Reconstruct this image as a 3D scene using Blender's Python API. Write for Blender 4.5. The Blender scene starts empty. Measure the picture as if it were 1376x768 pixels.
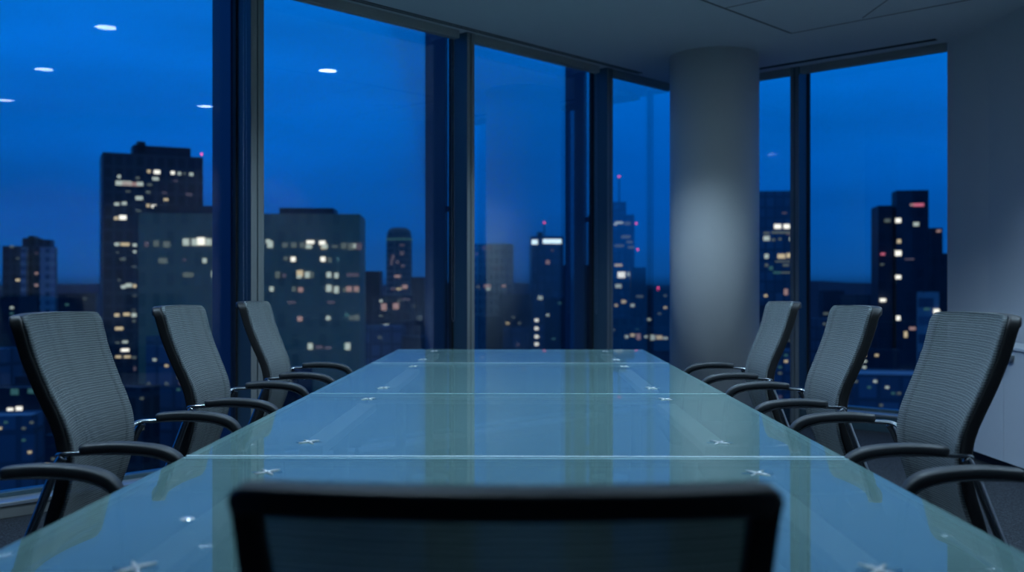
import bpy, bmesh, math, random
from mathutils import Vector, Matrix
PI = math.pi
C = bpy.context.scene.collection
F = 1350.0          # focal length in pixels of a 1376 wide frame
HC = 1.15           # eye height above the floor
random.seed(7)

# ------------------------------------------------------------------ helpers
def mesh_obj(name, bm, mat, parent=None, loc=(0, 0, 0), rz=0.0, smooth=False):
    me = bpy.data.meshes.new(name)
    bmesh.ops.recalc_face_normals(bm, faces=bm.faces)
    bm.to_mesh(me); bm.free()
    if isinstance(mat, (list, tuple)):
        for m in mat: me.materials.append(m)
    elif mat: me.materials.append(mat)
    if smooth:
        for p in me.polygons: p.use_smooth = True
    o = bpy.data.objects.new(name, me); C.objects.link(o)
    o.location = loc; o.rotation_euler = (0, 0, rz)
    if parent: o.parent = parent
    return o
def thing(name, label, cat, loc=(0, 0, 0), rz=0.0, group=None):
    o = bpy.data.objects.new(name, None); C.objects.link(o)
    o.empty_display_size = .1
    o.location = loc; o.rotation_euler = (0, 0, rz)
    tag(o, label, cat, group); return o
def tag(o, label, cat, group=None):
    o['label'] = label; o['category'] = cat
    if group: o['group'] = group
    return o
def struct(name, bm, mat, loc=(0, 0, 0), rz=0.0, smooth=False):
    o = mesh_obj(name, bm, mat, None, loc, rz, smooth); o['kind'] = 'structure'; return o
def sempty(name, loc=(0, 0, 0), rz=0.0):
    o = bpy.data.objects.new(name, None); C.objects.link(o)
    o.location = loc; o.rotation_euler = (0, 0, rz); o['kind'] = 'structure'; return o
def box(bm, x0, x1, y0, y1, z0, z1, bev=0.0, mi=0):
    vs = [bm.verts.new((x, y, z)) for x in (x0, x1) for y in (y0, y1) for z in (z0, z1)]
    fs = [bm.faces.new([vs[i] for i in q]) for q in
          ((0, 1, 3, 2), (4, 6, 7, 5), (0, 4, 5, 1), (2, 3, 7, 6), (0, 2, 6, 4), (1, 5, 7, 3))]
    for f in fs: f.material_index = mi
    if bev:
        es = list({e for f in fs for e in f.edges})
        bmesh.ops.bevel(bm, geom=es, offset=bev, segments=2, affect='EDGES', profile=.5)
def bbox(*a, **k):
    bm = bmesh.new(); box(bm, *a, **k); return bm
def tube(bm, pts, ra, rb=None, seg=10, closed=False, up=None, cap=True, power=2.0):
    """sweep an (elliptic / squarish) section along pts; ra across, rb along 'up'; both may be lists"""
    pts = [Vector(p) for p in pts]; n = len(pts)
    rb = ra if rb is None else rb
    A = ra if isinstance(ra, (list, tuple)) else [ra] * n
    B = rb if isinstance(rb, (list, tuple)) else [rb] * n
    rings = []; prev = Vector(up) if up else None
    for i, p in enumerate(pts):
        if closed: t = pts[(i + 1) % n] - pts[i - 1]
        else: t = pts[min(i + 1, n - 1)] - pts[max(i - 1, 0)]
        t.normalize()
        if prev is None:
            prev = Vector((0, 0, 1)) if abs(t.z) < .9 else Vector((1, 0, 0))
        u = prev - t * prev.dot(t)
        if u.length < 1e-5: u = t.orthogonal()
        u.normalize(); s = t.cross(u)
        if not up: prev = u
        ring = []
        for k in range(seg):
            a = 2 * PI * (k + .5) / seg
            c, d = math.cos(a), math.sin(a)
            e = 2.0 / power
            c = math.copysign(abs(c) ** e, c); d = math.copysign(abs(d) ** e, d)
            ring.append(bm.verts.new(p + s * (A[i] * c) + u * (B[i] * d)))
        rings.append(ring)
    m = n if closed else n - 1
    for i in range(m):
        r0, r1 = rings[i], rings[(i + 1) % n]
        for k in range(seg):
            bm.faces.new((r0[k], r0[(k + 1) % seg], r1[(k + 1) % seg], r1[k]))
    if cap and not closed:
        bm.faces.new(rings[0][::-1]); bm.faces.new(rings[-1])
def cyl(bm, x, y, z0, z1, r, seg=24, r1=None):
    r1 = r if r1 is None else r1
    a = [bm.verts.new((x + r * math.cos(2 * PI * k / seg), y + r * math.sin(2 * PI * k / seg), z0)) for k in range(seg)]
    b = [bm.verts.new((x + r1 * math.cos(2 * PI * k / seg), y + r1 * math.sin(2 * PI * k / seg), z1)) for k in range(seg)]
    for k in range(seg): bm.faces.new((a[k], a[(k + 1) % seg], b[(k + 1) % seg], b[k]))
    bm.faces.new(a[::-1]); bm.faces.new(b)
def lathe(bm, prof, seg=32, x=0, y=0):
    rings = []
    for r, z in prof:
        rings.append([bm.verts.new((x + r * math.cos(2 * PI * k / seg), y + r * math.sin(2 * PI * k / seg), z)) for k in range(seg)])
    for i in range(len(prof) - 1):
        for k in range(seg):
            bm.faces.new((rings[i][k], rings[i][(k + 1) % seg], rings[i + 1][(k + 1) % seg], rings[i + 1][k]))
    return rings
def smooth_path(pts, n=4):
    """Catmull-Rom through pts"""
    P = [Vector(p) for p in pts]; out = []
    for i in range(len(P) - 1):
        p0, p1, p2, p3 = P[max(i - 1, 0)], P[i], P[i + 1], P[min(i + 2, len(P) - 1)]
        for k in range(n):
            t = k / n
            out.append(.5 * ((2 * p1) + (p2 - p0) * t + (2 * p0 - 5 * p1 + 4 * p2 - p3) * t * t + (3 * p1 - p0 - 3 * p2 + p3) * t ** 3))
    out.append(P[-1]); return out
def interp(x, tab):
    if x <= tab[0][0]: return tab[0][1]
    for (a, va), (b, vb) in zip(tab, tab[1:]):
        if x <= b:
            t = (x - a) / (b - a); return va + (vb - va) * t
    return tab[-1][1]
def srgb(r, g, b):
    f = lambda c: (c / 255) / 12.92 if c / 255 <= .04045 else ((c / 255 + .055) / 1.055) ** 2.4
    return (f(r), f(g), f(b), 1)

# ------------------------------------------------------------------ materials
def mat(name, col, rough=.5, metal=0.0, spec=.5, coat=0.0, emit=None, es=0.0):
    m = bpy.data.materials.new(name); m.use_nodes = True
    b = m.node_tree.nodes['Principled BSDF']
    b.inputs['Base Color'].default_value = col if len(col) == 4 else (*col, 1)
    b.inputs['Roughness'].default_value = rough; b.inputs['Metallic'].default_value = metal
    b.inputs['Specular IOR Level'].default_value = spec
    b.inputs['Coat Weight'].default_value = coat
    if emit: b.inputs['Emission Color'].default_value = emit; b.inputs['Emission Strength'].default_value = es
    return m
def N(m, t, **kw):
    n = m.node_tree.nodes.new(t)
    for k, v in kw.items(): setattr(n, k, v)
    return n
def L(m, a, b): m.node_tree.links.new(a, b)
def noisy(m, scale, amount, bump=0.0, dist=.002, detail=3):
    """break up the base colour slightly and bump it"""
    b = m.node_tree.nodes['Principled BSDF']; col = tuple(b.inputs['Base Color'].default_value)
    tc = N(m, 'ShaderNodeTexCoord'); no = N(m, 'ShaderNodeTexNoise')
    no.inputs['Scale'].default_value = scale; no.inputs['Detail'].default_value = detail
    L(m, tc.outputs['Object'], no.inputs['Vector'])
    r = N(m, 'ShaderNodeMix', data_type='RGBA')
    r.inputs['A'].default_value = tuple(c * (1 - amount) for c in col[:3]) + (1,)
    r.inputs['B'].default_value = tuple(min(1, c * (1 + amount)) for c in col[:3]) + (1,)
    L(m, no.outputs['Fac'], r.inputs['Factor']); L(m, r.outputs['Result'], b.inputs['Base Color'])
    if bump:
        bu = N(m, 'ShaderNodeBump'); bu.inputs['Strength'].default_value = bump; bu.inputs['Distance'].default_value = dist
        L(m, no.outputs['Fac'], bu.inputs['Height']); L(m, bu.outputs['Normal'], b.inputs['Normal'])
    return m
M = {}
M['wall'] = noisy(mat('wall_paint', (.66, .67, .68), .75, spec=.3), 40, .02, .05)
M['column'] = noisy(mat('column_paint', (.74, .75, .74), .6, spec=.3), 30, .02, .04)
M['back_wall'] = noisy(mat('rear_wall_paint', (.27, .29, .31), .8, spec=.3), 40, .03)
M['ceiling'] = noisy(mat('ceiling_paint', (.62, .66, .68), .85, spec=.2), 30, .02, .03)
M['groove'] = mat('slot_black', (.012, .014, .018), .6)
M['seam_grey'] = mat('ceiling_seam', (.16, .17, .18), .7)
M['alu'] = noisy(mat('dark_anodised_aluminium', (.065, .12, .15), .42, .3, spec=.5), 200, .08)
M['alu_lit'] = noisy(mat('lit_anodised_aluminium', (.24, .26, .26), .45, .2, spec=.5), 200, .05)  # lighter aluminium copy, room light painted onto the mullion fronts
M['fin'] = mat('exterior_fin', (.04, .085, .16), .45, .3)
M['sill'] = mat('sill_metal', (.42, .46, .5), .35, .6)
M['skirt'] = mat('skirting_grey', (.2, .21, .21), .5)
M['blind'] = mat('blind_cassette_grey', (.34, .36, .35), .5, .2)
M['chain'] = mat('steel_bead_chain', (.5, .5, .5), .3, .9)
M['black'] = noisy(mat('black_plastic_frame', (.018, .019, .021), .5, spec=.5), 150, .15, .1, .0005)
M['pad'] = noisy(mat('black_arm_pad', (.03, .036, .042), .5, spec=.6), 150, .12, .1, .0005)
M['chrome'] = mat('chrome_tube', (.42, .45, .48), .24, 1.0)
M['spider'] = mat('polished_steel', (.97, .98, .98), .22, .1, coat=.6)
M['dark_ring'] = mat('smoked_gasket', (.03, .12, .2), .3)
M['white'] = noisy(mat('white_lacquer', (.62, .66, .7), .4, spec=.5), 30, .02)
M['seat'] = noisy(mat('black_seat_fabric', (.025, .028, .032), .85, spec=.2), 300, .3, .3, .001)
M['steel_dark'] = mat('satin_steel', (.32, .34, .35), .35, .9)
M['rail'] = mat('pale_steel_rail', (.9, .92, .92), .5, 0)
M['glow'] = mat('downlight_lens', (.9, .9, .9), .4, emit=(.72, .88, 1, 1), es=20.0)
M['trimring'] = mat('downlight_trim', (.75, .76, .77), .35, .3)

def carpet():
    m = mat('blue_grey_loop_carpet', (.05, .06, .075), .95, spec=.1)
    b = m.node_tree.nodes['Principled BSDF']
    tc = N(m, 'ShaderNodeTexCoord'); v = N(m, 'ShaderNodeTexVoronoi'); v.inputs['Scale'].default_value = 130
    no = N(m, 'ShaderNodeTexNoise'); no.inputs['Scale'].default_value = 60; no.inputs['Detail'].default_value = 5
    L(m, tc.outputs['Object'], v.inputs['Vector']); L(m, tc.outputs['Object'], no.inputs['Vector'])
    mu = N(m, 'ShaderNodeMath', operation='MULTIPLY'); L(m, v.outputs['Distance'], mu.inputs[0]); L(m, no.outputs['Fac'], mu.inputs[1])
    r = N(m, 'ShaderNodeValToRGB'); L(m, mu.outputs[0], r.inputs['Fac'])
    r.color_ramp.elements[0].color = (.012, .015, .02, 1); r.color_ramp.elements[1].color = (.075, .085, .1, 1); r.color_ramp.elements[1].position = .5
    L(m, r.outputs['Color'], b.inputs['Base Color'])
    bu = N(m, 'ShaderNodeBump'); bu.inputs['Strength'].default_value = .8; bu.inputs['Distance'].default_value = .004
    L(m, mu.outputs[0], bu.inputs['Height']); L(m, bu.outputs['Normal'], b.inputs['Normal'])
    return m
M['carpet'] = carpet()

def window_glass():
    m = bpy.data.materials.new('window_glass'); m.use_nodes = True
    nt = m.node_tree; nt.nodes.clear()
    o = N(m, 'ShaderNodeOutputMaterial'); mx = N(m, 'ShaderNodeMixShader')
    fr = N(m, 'ShaderNodeFresnel'); fr.inputs['IOR'].default_value = 1.5
    k = N(m, 'ShaderNodeMath', operation='MULTIPLY'); k.inputs[1].default_value = .5; k.use_clamp = True
    t = N(m, 'ShaderNodeBsdfTransparent'); t.inputs['Color'].default_value = (.95, .97, .97, 1)
    g = N(m, 'ShaderNodeBsdfGlossy'); g.inputs['Roughness'].default_value = 0.0; g.inputs['Color'].default_value = (.9, .95, 1, 1)
    L(m, fr.outputs[0], k.inputs[0]); L(m, k.outputs[0], mx.inputs['Fac'])
    L(m, t.outputs[0], mx.inputs[1]); L(m, g.outputs[0], mx.inputs[2]); L(m, mx.outputs[0], o.inputs['Surface'])
    return m
M['glass'] = window_glass()

def table_glass(name, col, alpha, rough=.015):
    m = mat(name, col, .55, spec=0.5)
    b = m.node_tree.nodes['Principled BSDF']
    b.inputs['IOR'].default_value = 1.68; b.inputs['Roughness'].default_value = rough
    b.inputs['Alpha'].default_value = alpha
    return m
M['tglass'] = table_glass('frosted_green_glass', (.225, .395, .385), .62, .004)
M['tedge'] = mat('polished_glass_edge', (.5, .74, .74), .25, spec=.8)
M['joint'] = mat('polished_glass_joint', (.8, .95, .97), .3, spec=.8)

def mesh_fabric():
    m = mat('grey_ribbed_mesh_fabric', (.2, .24, .25), .8, spec=.25)
    b = m.node_tree.nodes['Principled BSDF']
    tc = N(m, 'ShaderNodeTexCoord'); sx = N(m, 'ShaderNodeSeparateXYZ'); L(m, tc.outputs['Object'], sx.inputs[0])
    no = N(m, 'ShaderNodeTexNoise'); no.inputs['Scale'].default_value = 22; L(m, tc.outputs['Object'], no.inputs['Vector'])
    wob = N(m, 'ShaderNodeMath', operation='MULTIPLY_ADD'); wob.inputs[1].default_value = .006; L(m, no.outputs['Fac'], wob.inputs[0]); L(m, sx.outputs['Z'], wob.inputs[2])
    def wave(src, pitch):
        a = N(m, 'ShaderNodeMath', operation='MULTIPLY'); a.inputs[1].default_value = 2 * PI / pitch; L(m, src, a.inputs[0])
        s = N(m, 'ShaderNodeMath', operation='SINE'); L(m, a.outputs[0], s.inputs[0])
        h = N(m, 'ShaderNodeMath', operation='MULTIPLY_ADD'); h.inputs[1].default_value = .5; h.inputs[2].default_value = .5
        L(m, s.outputs[0], h.inputs[0]); return h.outputs[0]
    rib = wave(wob.outputs[0], .0065); colw = wave(sx.outputs['X'], .0042)
    r = N(m, 'ShaderNodeMix', data_type='RGBA')
    r.inputs['A'].default_value = (.13, .155, .16, 1); r.inputs['B'].default_value = (.31, .345, .35, 1)
    L(m, rib, r.inputs['Factor']); L(m, r.outputs['Result'], b.inputs['Base Color'])
    bu = N(m, 'ShaderNodeBump'); bu.inputs['Strength'].default_value = .5; bu.inputs['Distance'].default_value = .0015
    L(m, rib, bu.inputs['Height']); L(m, bu.outputs['Normal'], b.inputs['Normal'])
    # open weave: small holes between threads
    zw = wave(sx.outputs['Z'], .0042)
    mu = N(m, 'ShaderNodeMath', operation='MULTIPLY'); L(m, colw, mu.inputs[0]); L(m, zw, mu.inputs[1])
    al = N(m, 'ShaderNodeMath', operation='MULTIPLY_ADD'); al.inputs[1].default_value = -.88; al.inputs[2].default_value = .92
    L(m, mu.outputs[0], al.inputs[0]); L(m, al.outputs[0], b.inputs['Alpha'])
    return m
M['mesh'] = mesh_fabric()

def facade(name, wallc, glassc, ww=3.2, hh=3.6, mort=.9, rough=.5):
    m = mat(name, wallc, rough, spec=.4)
    b = m.node_tree.nodes['Principled BSDF']
    tc = N(m, 'ShaderNodeTexCoord'); sx = N(m, 'ShaderNodeSeparateXYZ'); L(m, tc.outputs['Object'], sx.inputs[0])
    ad = N(m, 'ShaderNodeMath', operation='ADD'); L(m, sx.outputs['X'], ad.inputs[0]); L(m, sx.outputs['Y'], ad.inputs[1])
    cb = N(m, 'ShaderNodeCombineXYZ'); L(m, ad.outputs[0], cb.inputs['X']); L(m, sx.outputs['Z'], cb.inputs['Y'])
    br = N(m, 'ShaderNodeTexBrick'); br.offset = 0.0
    br.inputs['Scale'].default_value = 1; br.inputs['Brick Width'].default_value = ww; br.inputs['Row Height'].default_value = hh
    br.inputs['Mortar Size'].default_value = mort; br.inputs['Mortar Smooth'].default_value = .1
    br.inputs['Color1'].default_value = (*glassc, 1); br.inputs['Color2'].default_value = (*[c * 1.6 for c in glassc], 1)
    br.inputs['Mortar'].default_value = (*wallc, 1)
    L(m, cb.outputs[0], br.inputs['Vector']); L(m, br.outputs['Color'], b.inputs['Base Color'])
    return m
FAC = {
 'slate': facade('facade_slate', (.05, .065, .075), (.02, .025, .035), 3.0, 3.8, .5),
 'stone': facade('facade_reflection_tint', (.34, .26, .15), (.22, .18, .11), 2.6, 3.9, .7),  # warm tint puts reflected room light into the facade colour
 'brown': facade('facade_brown_concrete', (.22, .19, .17), (.05, .05, .06), 2.4, 3.6, .7),
 'glass': facade('facade_blue_glass', (.07, .1, .13), (.085, .12, .16), 3.2, 3.8, .35, .25),
 'pale':  facade('facade_pale_panels', (.3, .32, .34), (.08, .1, .14), 4.0, 3.6, .9),
 'dark':  facade('facade_dark', (.02, .028, .045), (.012, .018, .03), 3.0, 3.6, .5),
}
M['roof'] = noisy(mat('roof_felt', (.1, .13, .17), .8), .3, .3)
M['roof_blue'] = noisy(mat('pale_flat_roof', (.3, .36, .42), .6), .2, .3)
def lit(name, r, g, b_, s): return mat(name, (.02, .02, .02), .5, emit=(r, g, b_, 1), es=s)
LIT = {'q': lit('red_sign_glow', 1, .22, .35, .6), 'w': lit('lit_window_white', .8, .92, .85, .55), 'y': lit('lit_window_warm', 1, .8, .5, .6),
       'd': lit('lit_window_dim', .5, .62, .58, .17), 'p': lit('lit_window_pinkish', 1, .62, .6, .32),
       'b': lit('lit_window_bright', 1, .95, .85, 1.25), 'r': lit('red_beacon_glow', 1, .08, .25, 2.0),
       's': lit('rooftop_sign_white', .75, .92, 1, 1.7), 'm': lit('lit_window_mauve', .5, .4, .55, .16),
       'c': lit('lit_window_cyan', .2, .65, .7, .14)}

# ------------------------------------------------------------------ room geometry (world = eye frame, eye looks along +Y)
P0 = Vector((-2.52, 4.94)); D1 = Vector((.6886, .7251)); N1 = Vector((.7251, -.6886))   # left glazed wall, N1 points into the room
A1 = math.atan2(D1.y, D1.x)
CO = Vector((1.537, 9.21)); A2 = A1 - PI / 2                                            # room corner; right glazed wall runs at A2
T_C = 5.891; T_S = -6.0
S_E = 2.399
CEIL = 2.985; HEAD = 2.93; GY = .17       # glass sits GY outside the inner plane
def w1(t, p=0.0): v = P0 + D1 * t + N1 * p; return (v.x, v.y, 0)
def w2(s): v = CO + Vector((math.cos(A2), math.sin(A2))) * s; return (v.x, v.y, 0)

poly = [CO, P0 + D1 * T_S, Vector((-6.65, -3)), Vector((3.40, -3)), Vector((3.347, 7.05)), Vector((3.276, 7.56))]
outer = [CO + Vector((-.01, .29)), P0 + D1 * T_S - N1 * .2, Vector((-6.95, -3.2)), Vector((3.7, -3.2)), Vector((3.7, 7.3)), Vector((3.42, 7.70))]
def slab(pts, z0, z1):
    bm = bmesh.new()
    a = [bm.verts.new((p.x, p.y, z0)) for p in pts]; b = [bm.verts.new((p.x, p.y, z1)) for p in pts]
    bm.faces.new(a); bm.faces.new(b[::-1])
    for i in range(len(pts)): bm.faces.new((a[i], a[(i + 1) % len(pts)], b[(i + 1) % len(pts)], b[i]))
    return bm
struct('floor', slab(outer, -.25, 0), M['carpet'])
struct('ceiling', slab(outer, CEIL, CEIL + .3), M['ceiling'])
def wall_seg(name, a, b, m, th=.15):
    d = (b - a); ln = d.length; ang = math.atan2(d.y, d.x)
    return struct(name, bbox(0, ln, 0, th, 0, CEIL), m, (a.x, a.y, 0), ang)
# walls run clockwise so that +y local is outside
wall_seg('wall_rear_left', Vector((-6.65, -3)), P0 + D1 * T_S, M['back_wall'])
wall_seg('wall_rear', Vector((3.40, -3)), Vector((-6.65, -3)), M['back_wall'])
wall_seg('wall_right', Vector((3.347, 7.05)), Vector((3.40, -3)), M['wall'])
wall_seg('wall_pier', Vector((3.276, 7.56)), Vector((3.347, 7.05)), M['wall'], .25)

# perimeter frames and sills
def glazed(name_prefix, origin, ang, x0, x1, mull, idx0, SILL):
    """mull: list of mullion (x, width)"""
    k = idx0
    edges = [x0] + [m[0] for m in mull] + [x1]
    for i in range(len(edges) - 1):
        a = edges[i] + (mull[i - 1][1] if i > 0 else 0); b = edges[i + 1]
        w = sempty('window_%d' % k, origin, ang); k += 1
        if name_prefix == 'left' and i == len(edges) - 2: b += GY - .01
        if name_prefix == 'right' and i == 0: a -= GY + .03
        ga, gb = a - .03, b + .03
        if name_prefix == 'left' and i == len(edges) - 2: gb = b
        if name_prefix == 'right' and i == 0: ga = a + .01
        bm = bmesh.new(); box(bm, ga, gb, GY, GY + .012, SILL + .03, CEIL + .02)
        mesh_obj('window_glass', bm, M['glass'], w)
        bm = bmesh.new(); box(bm, a, b, .145, GY + .05, SILL - .02, SILL + .022, .003); box(bm, a, b, .1, GY + .05, CEIL + .01, CEIL + .05, .003)
        mesh_obj('window_frame', bm, M['alu'], w)
        bm = bmesh.new(); box(bm, a, b, 0.004, .145, SILL - .02, SILL, .003)
        mesh_obj('window_sill', bm, M['sill'], w)
    for (x, wd) in mull:
        t = sempty('trim_%d' % (k + 20 + int(x * 10) % 7), origin, ang)
        bm = bmesh.new(); box(bm, x, x + wd * .5 - .003, 0, GY - .02, 0, CEIL, .002); box(bm, x + wd * .5 + .003, x + wd, 0, GY - .02, 0, CEIL, .002)
        box(bm, x + .01, x + wd - .01, .02, GY - .02, 0, CEIL)
        o = mesh_obj('mullion', bm, M['alu_mix'], t)
        for p in o.data.polygons:
            p.material_index = 1 if p.normal.y < -.9 else 0  # room-facing faces take the lighter copy, coloured as if lit
        bm = bmesh.new(); box(bm, x - .012, x + wd + .012, GY - .02, GY + .014, 0, CEIL)
        mesh_obj('gasket', bm, M['groove'], t)
        if name_prefix == 'left':
            bm = bmesh.new(); box(bm, x + .02, x + .05, GY + .090, GY + .31, -1, CEIL + .6, .004)
            mesh_obj('exterior_fin', bm, M['fin'], t)
            bm = bmesh.new()
            for z in (.3, 1.7, 3.2): box(bm, x + .028, x + .042, GY + .02, GY + .1, z, z + .04)
            mesh_obj('fin_bracket', bm, M['fin'], t)
    return k
M['alu_mix'] = [M['alu'], M['alu_lit']]
ML = [(-4.0, .085), (-2.2, .085), (-.36, .085), (1.41, .09), (3.19, .075), (4.82, .08)]
k = glazed('left', (P0.x, P0.y, 0), A1, T_S, T_C - .02, ML, 1, .08)
glazed('right', (CO.x, CO.y, 0), A2, .02, S_E, [(1.105, .08)], k, .14)
# corner post
bm = bbox(.0, .045, -.0, .045, 0, CEIL)
struct('trim_corner', bm, M['alu'], (CO.x, CO.y, 0), A1)
# upstands below the glazing
struct('baseboard_left', bbox(T_S, T_C, .012, GY, 0, .06, .003), M['skirt'], (P0.x, P0.y, 0), A1)
struct('baseboard_corner', bbox(0, S_E, .012, GY, 0, .12, .003), M['alu'], (CO.x, CO.y, 0), A2)
struct('baseboard_right', bbox(0, 10.05, -.012, 0, 0, .09, .002), M['white'], (3.347, 7.05, 0), math.atan2(-10.05, .053))
# facade edges above and below
struct('trim_facade_left', bbox(T_S - .2, T_C + .2, GY + .02, GY + .06, -1.2, -.0), M['fin'], (P0.x, P0.y, 0), A1)

# slot diffusers in the ceiling (two thin black slots) and panel seams
def slots(name, org, ang, x0, x1, ys, w, z=.004, m='groove'):
    bm = bmesh.new()
    for y in ys: box(bm, x0, x1, y - w / 2, y + w / 2, CEIL - z, CEIL + .01)
    return struct(name, bm, M[m], org, ang)
slots('trim_90', (P0.x, P0.y, 0), A1, T_S + .2, 5.2, (-.046, -.080), .013)
slots('trim_91', (CO.x, CO.y, 0), A2, .5, S_E - .03, (-.125, -.16), .016)
def seam(name, a, b, w=.007, m='seam_grey'):
    a = Vector(a); b = Vector(b); d = b - a
    return struct(name, bbox(0, d.length, -w / 2, w / 2, CEIL - .003, CEIL + .01), M[m], (a.x, a.y, 0), math.atan2(d.y, d.x))
cc = Vector((2.03, 7.30))
seam('trim_92', cc, cc - D1 * 2.2, .016)
seam('trim_93', cc, cc + Vector((.7251, -.6886)) * 1.65, .010)
c2 = cc - D1 * .91
seam('trim_94', c2, c2 + Vector((.7251, -.6886)) * .6, .006)
c3 = cc + Vector((.66, -.75)).normalized() * .56
seam('trim_95', c3, c3 + Vector((.02, -1)) * 1.4, .006)

# ------------------------------------------------------------------ round column
col = struct('column', (lambda b: (cyl(b, 0, 0, 0, CEIL, .352, 96), b)[1])(bmesh.new()), M['column'], (1.62, 8.05, 0))
for p in col.data.polygons: p.use_smooth = abs(p.normal.z) < .5
col.name = 'wall_column'

# ------------------------------------------------------------------ downlights
DL = [((-.576, 4.936), 'round recessed downlight above the left side of the glass table', 80),
      ((.857, 3.928), 'round recessed downlight in the ceiling above the middle of the table', 80),
      ((2.325, 2.963), 'round recessed downlight in the ceiling above the near right chair', 80),
      ((2.56, 4.85), 'round recessed downlight in the ceiling beside the white right wall', 80),
      ((.78, 6.32), 'round recessed downlight in the ceiling just in front of the white column', 90),
      ((-1.95, 3.45), 'round recessed downlight in the ceiling above the left row of chairs', 80),
      ((-.52, 2.44), 'added unseen downlight in the ceiling brightening the near end of the glass table', 60),  # extra lamp out of view, put in to brighten the near table
      ((.95, 1.48), 'added unseen downlight in the ceiling lighting the chair seen from behind', 40)]  # extra lamp out of view, put in to light the near chair's top edge
root0 = None
def downlight(xy, label):
    t = thing('recessed_downlight', label, 'ceiling light', (xy[0], xy[1], CEIL), 0, 'round downlights in the ceiling')
    bm = bmesh.new(); lathe(bm, [(.074, 0), (.092, 0), (.094, -.003), (.09, -.006), (.078, -.006), (.07, -.001), (.074, 0)], 32)
    mesh_obj('trim_ring', bm, M['trimring'], t, smooth=True)
    bm = bmesh.new(); cyl(bm, 0, 0, -.003, .002, .074, 32)
    mesh_obj('lens', bm, M['glow'], t)
    return t
for xy, lab, pw in DL:
    downlight(xy, lab)
    l = bpy.data.lights.new('downlight_beam', 'SPOT'); l.energy = pw; l.spot_size = math.radians(124); l.spot_blend = .55
    l.shadow_soft_size = .06; l.color = (.53, .77, 1.0)
    lo = bpy.data.objects.new('downlight_beam', l); C.objects.link(lo); lo.location = (xy[0], xy[1], CEIL - .075)

# ------------------------------------------------------------------ roller blinds
def blind(org, ang, x0, x1, label, chain_x=None, zend=.95):
    v = Matrix.Rotation(ang, 3, 'Z') @ Vector((x0, 0, 0)) + Vector(org)
    t = thing('roller_blind', label, 'blind', (v.x, v.y, HEAD - .005), ang, 'rolled up blinds at the window heads')
    ln = x1 - x0
    bm = bmesh.new(); box(bm, 0, ln, .004, .060, .0, CEIL - HEAD + .004, .006)
    mesh_obj('cassette', bm, M['blind'], t)
    bm = bmesh.new(); box(bm, .01, ln - .01, .03, .05, -.004, .001, .001)
    mesh_obj('bottom_rail', bm, M['blind'], t)
    if chain_x is not None:
        zb = zend - HEAD
        pts = [(chain_x - .012, .03, 0), (chain_x - .012, .03, zb + .03), (chain_x - .006, .03, zb + .006), (chain_x, .03, zb), (chain_x + .006, .03, zb + .006), (chain_x + .012, .03, zb + .03), (chain_x + .005, .03, 0)]
        bm = bmesh.new(); tube(bm, pts, .0014, seg=5)
        for q in range(0, 40): 
            z = -(q + .5) * (-zb) / 40
            bmesh.ops.create_icosphere(bm, subdivisions=1, radius=.0026, matrix=Matrix.Translation((chain_x - .012, .03, z)))
        mesh_obj('bead_chain', bm, M['chain'], t)
    return t
o1 = (P0.x, P0.y, 0); o2 = (CO.x, CO.y, 0)
blind(o1, A1, ML[2][0] + .09, ML[3][0] - .06, 'rolled up roller blind cassette above the leftmost window pane', 1.66, .9)
blind(o1, A1, ML[3][0] + .10, ML[4][0] - .07, 'rolled up roller blind cassette above the pane with the wide office block', 1.57, .9)
blind(o1, A1, ML[4][0] + .08, ML[5][0] - .09, 'rolled up roller blind cassette above the pane with the lit rooftop sign', 1.44, .92)
blind(o1, A1, ML[5][0] + .09, T_C - .12, 'rolled up roller blind cassette above the narrow pane left of the column')
blind(o2, A2, .12, 1.105, 'rolled up roller blind cassette above the narrow pane right of the column')
blind(o2, A2, 1.19, S_E - .01, 'rolled up roller blind cassette above the right hand pane beside the white wall')

# ------------------------------------------------------------------ cabinet along the right wall
cab_ang = math.atan2(-10.05, .053)      # local x runs towards the viewer, local -y into the room... (+y outside)
cab = thing('storage_cabinet', 'low white storage cabinet with cup handles against the right wall', 'cabinet', (3.347, 7.03, 0), cab_ang)
DEP = .315; CH = .777
mesh_obj('cabinet_body', bbox(0.0, 4.9, -DEP + .02, -.014, .06, CH - .022, .002), M['white'], cab)
mesh_obj('plinth', bbox(0.02, 4.88, -DEP + .05, -.03, 0, .06), M['groove'], cab)
mesh_obj('cabinet_top', bbox(-.0, 4.92, -DEP - .006, -.014, CH - .018, CH, .003), M['white'], cab)
x = .22; first = True
for i in range(8):
    w = .60
    d = mesh_obj('door', bbox(x + .002, x + w - .002, -DEP, -DEP + .018, .066, CH - .026, .0015), M['white'], cab)
    bm = bmesh.new()
    hx = x + (.10 if i % 2 else w - .14) + .02
    if i % 2 == 0: hx = x + w - .12
    hx = x + .085
    box(bm, hx - .05, hx + .05, -DEP - .026, -DEP + .001, CH - .052, CH - .047, .001)
    prev = None
    n = 9
    ra = [bm.verts.new((hx + .05 * math.cos(PI + PI * j / (n - 1)), -DEP - .024, CH - .05 + .042 * math.sin(PI + PI * j / (n - 1)))) for j in range(n)]
    rb = [bm.verts.new((v.co.x, -DEP + .0, v.co.z)) for v in ra]
    for j in range(n - 1): bm.faces.new((ra[j], ra[j + 1], rb[j + 1], rb[j]))
    mesh_obj('handle', bm, M['steel_dark'], d)
    x += w

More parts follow.
